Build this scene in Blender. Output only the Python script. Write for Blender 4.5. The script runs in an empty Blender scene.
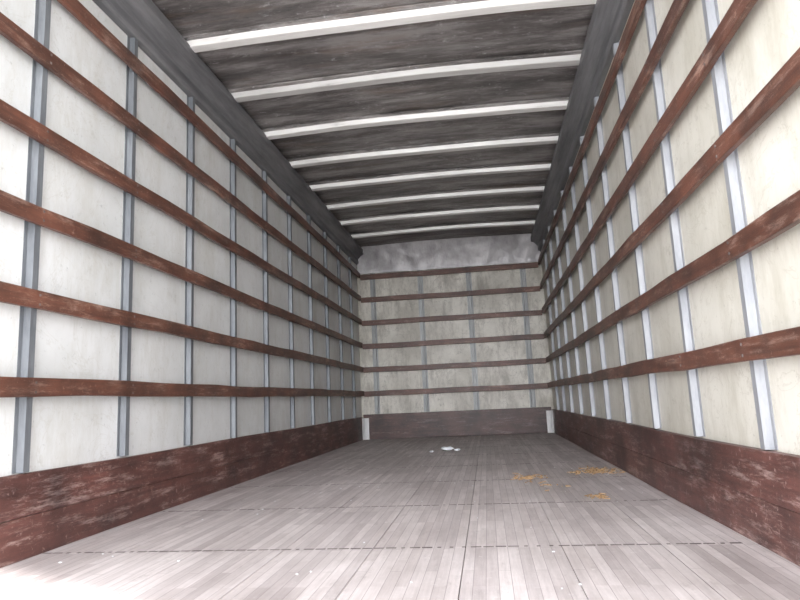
import bpy, bmesh, math, random
from mathutils import Vector, Matrix
from mathutils import noise as mn
random.seed(7)
S=bpy.context.scene
S.view_settings.view_transform='Standard'
S.view_settings.look='None'
S.view_settings.exposure=0.0

# ---------------- dimensions (metres) ----------------
XL,XR=-1.577,0.765      # faces of the slats
Y0,YB=0.8,8.08          # open rear end, face of the front bulkhead slats
H=2.47
ST=0.022                # slat thickness
SD=0.028                # stud depth
PL,PR,PB=XL-ST-SD, XR+ST+SD, YB+ST+SD
CAMZ=0.483

# ---------------- helpers ----------------
def mat(name):
    m=bpy.data.materials.new(name); m.use_nodes=True
    nt=m.node_tree; b=nt.nodes['Principled BSDF']
    return m,nt,b
def N(nt,t,**kw):
    n=nt.nodes.new(t)
    for k,v in kw.items():
        if k in n.inputs: n.inputs[k].default_value=v
        else: setattr(n,k,v)
    return n
def ramp(nt,src,stops):
    r=nt.nodes.new('ShaderNodeValToRGB')
    el=r.color_ramp.elements
    el[0].position=stops[0][0]; el[0].color=(*stops[0][1],1)
    el[1].position=stops[-1][0]; el[1].color=(*stops[-1][1],1)
    for p,c in stops[1:-1]:
        e=el.new(p); e.color=(*c,1)
    nt.links.new(src,r.inputs[0]); return r.outputs[0]
def mapped(nt,scale):
    tc=N(nt,'ShaderNodeTexCoord'); mp=N(nt,'ShaderNodeMapping')
    mp.inputs['Scale'].default_value=scale
    nt.links.new(tc.outputs['Object'],mp.inputs[0]); return mp.outputs[0]
def noise(nt,scale,sc,detail=6,rough=.6):
    n=N(nt,'ShaderNodeTexNoise'); n.inputs['Scale'].default_value=sc
    n.inputs['Detail'].default_value=detail; n.inputs['Roughness'].default_value=rough
    nt.links.new(mapped(nt,scale),n.inputs['Vector']); return n.outputs['Fac']
def mix(nt,fac,a,b,mode='MIX'):
    m=nt.nodes.new('ShaderNodeMix'); m.data_type='RGBA'; m.blend_type=mode
    for s,v in ((0,fac),(6,a),(7,b)):
        if isinstance(v,(int,float)): m.inputs[s].default_value=v
        elif isinstance(v,tuple): m.inputs[s].default_value=(*v,1)
        else: nt.links.new(v,m.inputs[s])
    return m.outputs[2]
def bump(nt,b,h,strength,dist=.01):
    bp=N(nt,'ShaderNodeBump'); bp.inputs['Strength'].default_value=strength; bp.inputs['Distance'].default_value=dist
    nt.links.new(h,bp.inputs['Height']); nt.links.new(bp.outputs[0],b.inputs['Normal'])

def panel_mat(name,c1,c2,stain,stain_amt,vein,spk=.5):
    m,nt,b=mat(name)
    n1=noise(nt,(1,1,1),1.7,8,.62)
    col=ramp(nt,n1,[(.36,c2),(.6,c1)])
    n2=noise(nt,(1,1,.3),6,10,.78)              # vertical run-down dirt
    f=ramp(nt,n2,[(.46,(0,0,0)),(.66,(stain_amt,)*3)])
    col=mix(nt,f,col,stain)
    n5=noise(nt,(1,1,1),9,12,.85)               # smudges
    col=mix(nt,ramp(nt,n5,[(.56,(0,0,0)),(.64,(stain_amt*.8,)*3)]),col,tuple(x*.8 for x in stain))
    n3=noise(nt,(1,1,1),38,6,.75)               # specks
    f3=ramp(nt,n3,[(.61,(0,0,0)),(.69,(spk,)*3)])
    col=mix(nt,f3,col,tuple(x*.5 for x in c2))
    w=N(nt,'ShaderNodeTexNoise'); w.inputs['Scale'].default_value=2.6; w.inputs['Detail'].default_value=9; w.inputs['Roughness'].default_value=.55
    w.inputs['Distortion'].default_value=1.6
    nt.links.new(mapped(nt,(1,1,1)),w.inputs['Vector'])
    f4=ramp(nt,w.outputs['Fac'],[(.492,(0,0,0)),(.5,(vein,)*3),(.508,(0,0,0))])
    col=mix(nt,f4,col,stain)
    nt.links.new(col,b.inputs['Base Color'])
    b.inputs['Roughness'].default_value=.42
    bump(nt,b,n1,.2,.02)
    return m
M_PL=panel_mat('frp_panel_left',(.72,.73,.725),(.61,.62,.61),(.48,.46,.40),.45,.3)  # cooler than the right panel; tint of the light is in the colour
M_PR=panel_mat('frp_panel_right',(.69,.67,.60),(.57,.55,.48),(.40,.37,.29),.5,.35)  # warm sun bounce painted into the panel colour
M_PB=panel_mat('frp_panel_back',(.76,.735,.66),(.50,.475,.41),(.27,.245,.20),.85,.5,.7)

def metal_mat(name,c,c2,metallic=.5,rough=.45,stretch=(1,1,.2),sc=12):
    m,nt,b=mat(name)
    n=noise(nt,stretch,sc,6,.7)
    nt.links.new(ramp(nt,n,[(.35,c2),(.65,c)]),b.inputs['Base Color'])
    b.inputs['Metallic'].default_value=metallic; b.inputs['Roughness'].default_value=rough
    bump(nt,b,n,.1,.004)
    return m
M_STL=metal_mat('galvanised_stud_shaded',(.23,.245,.26),(.13,.14,.155),.4,.55)  # left side: same steel as right, shade put into the colour
M_STR=metal_mat('galvanised_stud_lit',(.38,.39,.41),(.25,.26,.28),.35,.55)  # right side: same steel, stronger light painted into the colour
M_STB=metal_mat('galvanised_stud_back',(.38,.39,.39),(.22,.23,.23),.4,.5)
M_RAIL=metal_mat('aluminium_top_rail',(.27,.27,.28),(.13,.13,.14),.4,.55,(1,.1,1),10)
M_BRK=metal_mat('bracket_painted',(.85,.85,.85),(.6,.6,.6),.1,.5)
M_SCREW=metal_mat('screw_zinc',(.24,.21,.20),(.09,.07,.065),.3,.6)

def bow_mat():
    m,nt,b=mat('roof_bow_aluminium')
    n=noise(nt,(.12,1,1),16,10,.7)
    col=ramp(nt,n,[(.26,(.45,.44,.43)),(.40,(.85,.85,.84)),(.6,(.98,.99,.98))])
    oi=N(nt,'ShaderNodeObjectInfo')
    col=mix(nt,1.0,col,oi.outputs['Color'],'MULTIPLY')
    nt.links.new(col,b.inputs['Base Color'])
    b.inputs['Metallic'].default_value=.1; b.inputs['Roughness'].default_value=.4
    return m
M_BOW=bow_mat()
def head_mat():
    m,nt,b=mat('header_sheet')
    n=noise(nt,(1,1,.6),7,8,.65)
    nt.links.new(ramp(nt,n,[(.3,(.27,.26,.265)),(.7,(.48,.47,.475))]),b.inputs['Base Color'])
    b.inputs['Metallic'].default_value=.35; b.inputs['Roughness'].default_value=.42
    bump(nt,b,n,.4,.018)
    return m
M_HEAD=head_mat()

def wood_mat(name,c1,c2,wear,axis,wearpos=.6):
    m,nt,b=mat(name)
    st={'Y':(1,.06,1),'X':(.06,1,1)}[axis]
    n=noise(nt,st,38,8,.7)
    col=ramp(nt,n,[(.3,c2),(.7,c1)])
    st2={'Y':(1,.22,1.6),'X':(.22,1,1.6)}[axis]
    n2=noise(nt,st2,13,12,.85)
    f=ramp(nt,n2,[(wearpos-.04,(0,0,0)),(wearpos+.06,(.8,.8,.8))])
    col=mix(nt,f,col,wear)
    n4=noise(nt,(1,1,1),45,6,.75)
    col=mix(nt,ramp(nt,n4,[(.6,(0,0,0)),(.67,(.7,.7,.7))]),col,wear)
    n3=noise(nt,(1,1,1),3.2,6,.65)
    f3=ramp(nt,n3,[(.36,(.55,.55,.56)),(.64,(1.35,1.25,1.2))])
    col=mix(nt,1.0,col,f3,'MULTIPLY')
    nt.links.new(col,b.inputs['Base Color'])
    b.inputs['Roughness'].default_value=.45
    bump(nt,b,n2,.35,.004)
    return m
M_SLAT=wood_mat('varnished_slat',(.155,.066,.043),(.068,.031,.023),(.34,.235,.19),'Y',.56)
M_SLATB=wood_mat('varnished_slat_back',(.17,.08,.058),(.08,.042,.032),(.34,.24,.19),'X',.57)
M_BASE=wood_mat('kick_board_wood',(.13,.057,.048),(.062,.029,.025),(.34,.26,.24),'Y',.555)
M_BASEB=wood_mat('kick_board_wood_back',(.11,.058,.050),(.056,.032,.028),(.30,.23,.21),'X',.575)

def floor_mat():
    m,nt,b=mat('hardwood_floor')
    tc=N(nt,'ShaderNodeTexCoord'); sp=N(nt,'ShaderNodeSeparateXYZ'); nt.links.new(tc.outputs['Object'],sp.inputs[0])
    cb=N(nt,'ShaderNodeCombineXYZ'); nt.links.new(sp.outputs[1],cb.inputs[0]); nt.links.new(sp.outputs[0],cb.inputs[1])
    def brick(wd,rh,c1,c2,mo,ms,bias):
        br=N(nt,'ShaderNodeTexBrick'); br.offset=.37; br.offset_frequency=3; br.squash=1
        for k,v in (('Scale',1),('Brick Width',wd),('Row Height',rh),('Mortar Size',ms),('Mortar Smooth',.4),('Bias',bias),('Color1',(*c1,1)),('Color2',(*c2,1)),('Mortar',(*mo,1))): br.inputs[k].default_value=v
        nt.links.new(cb.outputs[0],br.inputs['Vector']); return br.outputs['Color']
    col=brick(.71,.034,(.55,.505,.495),(.40,.36,.355),(.28,.25,.245),.0011,-.15)
    c2=brick(.43,.034,(1,1,1),(.70,.67,.66),(1,1,1),0,-.55)
    col=mix(nt,1.0,col,c2,'MULTIPLY')
    g=noise(nt,(1,.05,1),70,8,.75)
    col=mix(nt,1.0,col,ramp(nt,g,[(.3,(.82,.81,.81)),(.7,(1.12,1.12,1.12))]),'MULTIPLY')
    d=noise(nt,(1,.5,1),1.9,9,.72)
    col=mix(nt,1.0,col,ramp(nt,d,[(.38,(.82,.80,.79)),(.6,(1.14,1.14,1.14))]),'MULTIPLY')
    sc=noise(nt,(1,1,1),26,9,.78)
    col=mix(nt,ramp(nt,sc,[(.59,(0,0,0)),(.68,(.5,.5,.5))]),col,(.68,.65,.64))
    sc2=noise(nt,(1,.4,1),14,9,.8)
    col=mix(nt,ramp(nt,sc2,[(.56,(0,0,0)),(.68,(.6,.6,.6))]),col,(.27,.235,.225))
    nt.links.new(col,b.inputs['Base Color'])
    nt.links.new(ramp(nt,d,[(.3,(.42,)*3),(.7,(.62,)*3)]),b.inputs['Roughness'])
    bump(nt,b,g,.15,.003)
    return m
M_FLOOR=floor_mat()

def roof_mat():
    m,nt,b=mat('dirty_roof_sheet')
    n=noise(nt,(.2,1,1),6,12,.75)
    col=ramp(nt,n,[(.34,(.055,.05,.05)),(.48,(.17,.155,.152)),(.60,(.38,.36,.355))])
    s=noise(nt,(.7,1.2,1),16,12,.88)
    col=mix(nt,ramp(nt,s,[(.565,(0,0,0)),(.62,(.9,.9,.9))]),col,(.62,.61,.62))
    r=noise(nt,(.3,2,1),4,8,.7)
    col=mix(nt,ramp(nt,r,[(.54,(0,0,0)),(.68,(.6,.6,.6))]),col,(.22,.155,.115))
    nt.links.new(col,b.inputs['Base Color'])
    b.inputs['Metallic'].default_value=.25; b.inputs['Roughness'].default_value=.34
    bump(nt,b,n,.5,.03)
    return m
M_ROOF=roof_mat()
def flat(name,c,r=.8,sc=8):
    m,nt,b=mat(name); n=noise(nt,(1,1,1),sc,6,.6)
    nt.links.new(ramp(nt,n,[(.3,tuple(x*.75 for x in c)),(.7,c)]),b.inputs['Base Color']); b.inputs['Roughness'].default_value=r
    return m
M_GROUND=flat('pale_concrete',(.62,.61,.59))
M_DARK=flat('underfloor_dark',(.12,.10,.09))
M_SKIN=flat('white_truck_skin',(.75,.76,.78),.4,3)
M_STRAW=flat('straw',(.46,.30,.16),.9,60)
M_PAPER=flat('litter_paper',(.85,.88,.92),.6,60)
M_RUBBER=flat('black_rubber',(.03,.03,.03),.9)

def finish(name,bm,m,parent=None,bevel=0,smooth=False):
    bmesh.ops.recalc_face_normals(bm,faces=bm.faces)
    me=bpy.data.meshes.new(name); bm.to_mesh(me); bm.free()
    ms=m if isinstance(m,list) else [m]
    for x in ms: me.materials.append(x)
    o=bpy.data.objects.new(name,me); S.collection.objects.link(o)
    if parent: o.parent=parent
    if bevel:
        md=o.modifiers.new('bev','BEVEL'); md.width=bevel; md.segments=2; md.limit_method='ANGLE'
    if smooth:
        for p in me.polygons: p.use_smooth=True
    return o
def addbox(bm,x0,x1,y0,y1,z0,z1,mi=0):
    v=[bm.verts.new(p) for p in [(x0,y0,z0),(x1,y0,z0),(x1,y1,z0),(x0,y1,z0),(x0,y0,z1),(x1,y0,z1),(x1,y1,z1),(x0,y1,z1)]]
    for f in [(0,3,2,1),(4,5,6,7),(0,1,5,4),(1,2,6,5),(2,3,7,6),(3,0,4,7)]:
        fc=bm.faces.new([v[i] for i in f]); fc.material_index=mi
def box(name,x0,x1,y0,y1,z0,z1,m,**k):
    bm=bmesh.new(); addbox(bm,x0,x1,y0,y1,z0,z1); return finish(name,bm,m,**k)
def sweep(bm,prof,path,closed=True,mi=0):
    rings=[[bm.verts.new(f(a,b)) for a,b in prof] for f in path]
    n=len(prof)
    for r0,r1 in zip(rings,rings[1:]):
        for i in range(n if closed else n-1):
            j=(i+1)%n
            f=bm.faces.new((r0[i],r0[j],r1[j],r1[i])); f.material_index=mi
    if closed:
        bm.faces.new(rings[0]).material_index=mi; bm.faces.new(rings[-1][::-1]).material_index=mi

# ---------------- shell ----------------
TH=.04
wl=box('wall_left',PL-TH,PL,Y0,PB+TH,-.02,H+.1,M_PL)
wr=box('wall_right',PR,PR+TH,Y0,PB+TH,-.02,H+.1,M_PR)
wb=box('wall_back',PL,PR,PB,PB+TH,-.02,H+.1,M_PB)

bm=bmesh.new()
nb=8; bw=(PR-PL)/nb
for i in range(nb):
    addbox(bm,PL+i*bw+.0008,PL+(i+1)*bw-.0008,Y0,PB,-.035,0)
fl=finish('floor',bm,M_FLOOR,bevel=.001)
box('subfloor',PL,PR,Y0,PB,-.14,-.008,M_DARK,parent=fl)
bm=bmesh.new()
rows=[2.15+.82*k for k in range(-1,8)]
for yy in rows:
    if yy>YB-.2: continue
    x=XL-.01
    while x<XR:
        r=.0045+random.random()*.0025; l=.017 if random.random()<.8 else .006
        yj=yy+random.uniform(-.0015,.0015)
        addbox(bm,x-l,x+l,yj-r,yj+r,-.002,.0008)
        x+=.04
finish('floor_screws',bm,M_SCREW,parent=fl)

# kick boards
def kick(name,side):
    bm=bmesh.new()
    X=(XL-.03) if side<0 else (XR+.022)
    outer=PL if side<0 else PR
    for k,(z0,z1) in enumerate([(0.0,.142),(.1432,.288)]):
        path=[]
        for i in range(25):
            yy=Y0+(YB-Y0)*i/24
            path.append(lambda a,b,i=i,yy=yy,d=.003*math.sin(i*.9+k*2+side):((X+side*(-d)) if a else outer,yy,b+(.003*math.sin(i*.7) if b>.2 else 0)))
        sweep(bm,[(0,z0),(1,z0),(1,z1),(0,z1)],path)
    return finish(name,bm,M_BASE,bevel=.002)
kick('baseboard_left',-1); kick('baseboard_right',1)
bm=bmesh.new(); addbox(bm,XL-.025,XR+.018,YB+.01,PB,0,.315); finish('baseboard_back',bm,M_BASEB,bevel=.004)

# slats
SZ=[.585+.3135*k for k in range(6)]
SH=.067
def wavy(i,seed): return .0022*math.sin(i*1.7+seed)+.002*math.sin(i*.61+seed*2)
def side_slat(side,z,k):
    bm=bmesh.new()
    x0,x1=(XL-ST,XL) if side<0 else (XR,XR+ST)
    prof=[(x0,-SH/2),(x1,-SH/2),(x1,SH/2),(x0,SH/2)]
    path=[]
    n=24
    for i in range(n+1):
        yy=Y0+.02+(YB+ST-Y0-.02)*i/n
        dz=wavy(i,k*3+side); h=1+.04*math.sin(i*2.3+k)
        path.append(lambda a,b,yy=yy,dz=dz,h=h:(a,yy,z+dz+b*h))
    sweep(bm,prof,path)
    return finish('wooden_slat',bm,M_SLAT,bevel=.003)
def screws(side,studs,z,parent):
    bm=bmesh.new()
    for y in studs:
        for dz in (-.017,.017):
            x=XL if side<0 else XR
            addbox(bm,x-.0015,x+.0015,y-.004,y+.004,z+dz-.004,z+dz+.004)
    finish('screw_heads',bm,M_SCREW,parent=parent)
LST=[2.04+.62*k for k in range(-2,10)]; LST=[y for y in LST if Y0+.05<y<YB-.1]
RST=[2.00+.61*k for k in range(-2,10)]; RST=[y for y in RST if Y0+.05<y<YB-.1]
for k,z in enumerate(SZ):
    screws(-1,LST,z,side_slat(-1,z,k)); screws(1,RST,z,side_slat(1,z,k))
BX=[XL+.16,XL+.80,XL+1.44,XR-.2]
SZB=[.578+.309*k for k in range(6)]
for k,z in enumerate(SZB):
    bm=bmesh.new(); prof=[(YB,-SH/2),(YB+ST,-SH/2),(YB+ST,SH/2),(YB,SH/2)]
    path=[]
    for i in range(9):
        xx=XL+(XR-XL)*i/8
        path.append(lambda a,b,xx=xx,d=wavy(i,k):(xx,a,z+d+b))
    sweep(bm,prof,path); o=finish('wooden_slat',bm,M_SLATB,bevel=.003)
    bm=bmesh.new()
    for x in BX: addbox(bm,x-.005,x+.005,YB-.0015,YB+.001,z-.005,z+.005)
    finish('screw_heads',bm,M_SCREW,parent=o)

# studs : hat profile (u along wall, v out from wall)
E=.0005
HAT=[(-.036,E),(-.036,.003),(-.019,.003),(-.015,SD-E),(.015,SD-E),(.019,.003),(.036,.003),(.036,E)]
def stud(fn,m,par,z0=.293,z1=2.33):
    bm=bmesh.new()
    sweep(bm,HAT,[lambda a,b:fn(a,b,z0),lambda a,b:fn(a,b,z1)])
    return finish('steel_stud',bm,m,parent=par)
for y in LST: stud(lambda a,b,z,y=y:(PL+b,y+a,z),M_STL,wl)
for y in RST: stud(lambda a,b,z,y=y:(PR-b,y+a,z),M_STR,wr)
for x in BX: stud(lambda a,b,z,x=x:(x+a,PB-b,z),M_STB,wb,z0=.318,z1=2.18)

# top side rails
def rail(name,side):
    bm=bmesh.new()
    P=PL if side<0 else PR; s=-side
    prof=[(0,2.30),(.035,2.30),(.045,2.315),(.045,2.36),(.085,2.40),(.125,2.42),(.125,2.475),(0,2.475)]
    sweep(bm,prof,[lambda a,b:(P+s*a,Y0,b),lambda a,b:(P+s*a,PB,b)])
    return finish(name,bm,M_RAIL,bevel=.003)
rail('trim_top_rail_left',-1); rail('trim_top_rail_right',1)

# ceiling sheet
CR=.022
def crown(x):
    t=(x-(PL+PR)/2)/((PR-PL)/2); return CR*(1-t*t)
bm=bmesh.new(); nx,ny=36,260
g=[]
for j in range(ny+1):
    row=[]
    for i in range(nx+1):
        x=PL+(PR-PL)*i/nx; y=Y0+(PB-Y0)*j/ny
        z=H+.04+crown(x)+.014*mn.noise(Vector((x*1.6,y*4,3)))+.005*mn.noise(Vector((x*5,y*9,1)))
        row.append(bm.verts.new((x,y,z)))
    g.append(row)
for j in range(ny):
    for i in range(nx): bm.faces.new((g[j][i],g[j][i+1],g[j+1][i+1],g[j+1][i]))
ce=finish('ceiling',bm,M_ROOF,smooth=True)
box('roof_skin',PL-TH,PR+TH,Y0,PB+TH,H+.1,H+.13,M_SKIN,parent=ce)

# roof bows
tone={-3:.9,-2:.8,-1:.8,0:1.0,1:.7,2:1.0,3:.95,4:1.0,5:.92,6:1,7:.95}
for k in range(-3,8):
    y=3.06+.61*k
    if y<Y0+.1: continue
    bm=bmesh.new()
    prof=[(-.07,.045),(-.07,.036),(-.040,.034),(-.034,.003),(-.028,-.0),(.028,-.0),(.034,.004),(.038,.037),(.065,.037),(.065,.045)]
    mis=[1,1,0,0,0,0,1,1,1,1]
    n=20; rings=[]
    for i in range(n+1):
        x=PL+.1+(PR-PL-.2)*i/n
        sg=.003*math.sin(i*.3+k*1.3); sz=.0015*math.sin(i*.5+k*2.1)
        rings.append([bm.verts.new((x,y+a+sg,H-.01+crown(x)+sz+b)) for a,b in prof])
    m_=len(prof)
    for r0,r1 in zip(rings,rings[1:]):
        for i in range(m_):
            j=(i+1)%m_; bm.faces.new((r0[i],r0[j],r1[j],r1[i])).material_index=mis[i]
    bm.faces.new(rings[0]); bm.faces.new(rings[-1][::-1])
    o=finish('roof_bow',bm,[M_BOW,M_ROOF]); t=tone[k]; o.color=(t,t*.985,t*.97,1)

# front bulkhead header
bm=bmesh.new(); nx,nz=90,20; g=[]
for j in range(nz+1):
    row=[]
    for i in range(nx+1):
        x=XL-.03+(XR-XL+.06)*i/nx; z=2.165+(H+.06-2.165)*j/nz
        yy=YB+.0-.12*(j/nz)**1.4+.009*mn.noise(Vector((x*5,z*5,1)))+.004*mn.noise(Vector((x*14,z*12,4)))
        row.append(bm.verts.new((x,yy,z)))
    g.append(row)
for j in range(nz):
    for i in range(nx): bm.faces.new((g[j][i],g[j][i+1],g[j+1][i+1],g[j+1][i]))
finish('trim_header_sheet',bm,M_HEAD,smooth=True)

for nm,x in (('l',XL+.02),('r',XR-.02)):
    bm=bmesh.new(); addbox(bm,x-.03,x+.03,YB-.01,YB+.008,0,.27)
    addbox(bm,*((x-.045,x-.038) if nm=='l' else (x+.038,x+.045)),YB-.07,YB,0,.27)
    addbox(bm,*((x-.045,x-.02) if nm=='l' else (x+.02,x+.045)),YB-.01,YB-.004,0,.27)
    finish('corner_bracket',bm,M_BRK,bevel=.0015)

# debris
def straw(cx,cy,r,n):
    bm=bmesh.new()
    for i in range(n):
        a=random.uniform(0,math.tau); d=abs(random.gauss(0,r*.5))
        x,y=cx+math.cos(a)*d*1.2,cy+math.sin(a)*d*1.8
        t=random.uniform(0,math.pi); l=random.uniform(.008,.022); w=random.uniform(.0015,.004); z=.001+random.random()*.006
        c,s=math.cos(t),math.sin(t)
        p=[(x-l*c-w*s,y-l*s+w*c,z),(x+l*c-w*s,y+l*s+w*c,z+.004*random.random()),(x+l*c+w*s,y+l*s-w*c,z+.003),(x-l*c+w*s,y-l*s-w*c,z)]
        lo=[bm.verts.new((q[0],q[1],max(0,q[2]-.002))) for q in p]; hi=[bm.verts.new((q[0],q[1],q[2]+.001)) for q in p]
        bm.faces.new(hi); bm.faces.new(lo[::-1])
        for j in range(4): bm.faces.new((lo[j],lo[(j+1)%4],hi[(j+1)%4],hi[j]))
    return finish('straw_debris',bm,M_STRAW)
C0=Vector((0,0,CAMZ))
Yv=Vector((87,-96,-626)).normalized(); Zv=Vector((-178,3926,-626)); Zv=(Zv-Zv.dot(Yv)*Yv).normalized(); Xv=Yv.cross(Zv)
for (x,y,r,n) in ((.640,4.06,.12,150),(.205,3.83,.09,70),(.485,3.07,.05,34),(.50,4.0,.04,14),(.3,3.5,.12,12)):
    straw(x,y,r,n)
def paper(x,y,r):
    bm=bmesh.new(); bmesh.ops.create_icosphere(bm,subdivisions=2,radius=r)
    for v in bm.verts:
        v.co*=1+random.uniform(-.35,.35); v.co.z*=.45; v.co.x*=1.3
    mz=min(v.co.z for v in bm.verts)
    for v in bm.verts: v.co+=Vector((x,y,-mz))
    finish('crumpled_litter',bm,M_PAPER)
paper(-.40,5.95,.042); paper(-.53,5.82,.016); paper(-.3,5.9,.02)
bm=bmesh.new()
for i in range(110):
    x=random.uniform(XL+.05,XR-.05); y=random.uniform(1.5,7); s=random.uniform(.001,.003)
    addbox(bm,x-s,x+s*random.uniform(.6,2),y-s,y+s,0,.002)
finish('floor_crumbs',bm,M_PAPER)

# rear door frame + outside
bm=bmesh.new()
addbox(bm,PL-TH-.05,PL+.02,Y0-.08,Y0,-.14,H+.2); addbox(bm,PR-.02,PR+TH+.05,Y0-.08,Y0,-.14,H+.2); addbox(bm,PL+.02,PR-.02,Y0-.08,Y0,H,H+.2)
finish('door_frame',bm,M_SKIN,bevel=.005)
box('rear_bumper_sill',PL,PR,Y0-.08,Y0,-.14,-.001,M_STL,bevel=.005)
box('ground',-25,25,-30,25,-1.2,-1.1,M_GROUND)
bm=bmesh.new()
addbox(bm,-.9,-.75,Y0+.2,PB,-.34,-.14); addbox(bm,-.05,.1,Y0+.2,PB,-.34,-.14)
ch=finish('truck_chassis',bm,M_RUBBER)
for x in (-1.35,.45):
    for y in (2.6,7.2):
        bm=bmesh.new(); bmesh.ops.create_cone(bm,cap_ends=True,segments=36,radius1=.42,radius2=.42,depth=.28,matrix=Matrix.Translation((x,y,-.68))@Matrix.Rotation(math.pi/2,4,'Y'))
        finish('wheel',bm,M_RUBBER,parent=ch,bevel=.03)

# ---------------- light ----------------
W=bpy.data.worlds.new('World'); S.world=W; W.use_nodes=True
bg=W.node_tree.nodes['Background']; bg.inputs[0].default_value=(.94,.955,1,1); bg.inputs[1].default_value=7.4
def sun(name,d,e,ang,c):
    l=bpy.data.lights.new(name,'SUN'); l.energy=e; l.angle=math.radians(ang); l.color=c
    o=bpy.data.objects.new(name,l); S.collection.objects.link(o)
    o.rotation_euler=Vector(d).to_track_quat('-Z','Y').to_euler(); o.location=(0,-3,6)
el=math.radians(42)
sun('sun',(-.894*math.cos(el),.447*math.cos(el),-math.sin(el)),11,3,(1,.97,.94))
sun('fill_sun',(-.04,1,-.01),3.4,50,(.98,.97,1))  # added soft fill from behind, brightens the deep interior

# ---------------- camera ----------------
cam=bpy.data.cameras.new('camera'); co=bpy.data.objects.new('camera',cam); S.collection.objects.link(co)
cam.sensor_width=36; cam.lens=626/800*36; cam.clip_start=.02
R=Matrix((Xv,Yv,Zv))
co.matrix_world=Matrix.Translation(C0)@R.to_4x4()
S.camera=co
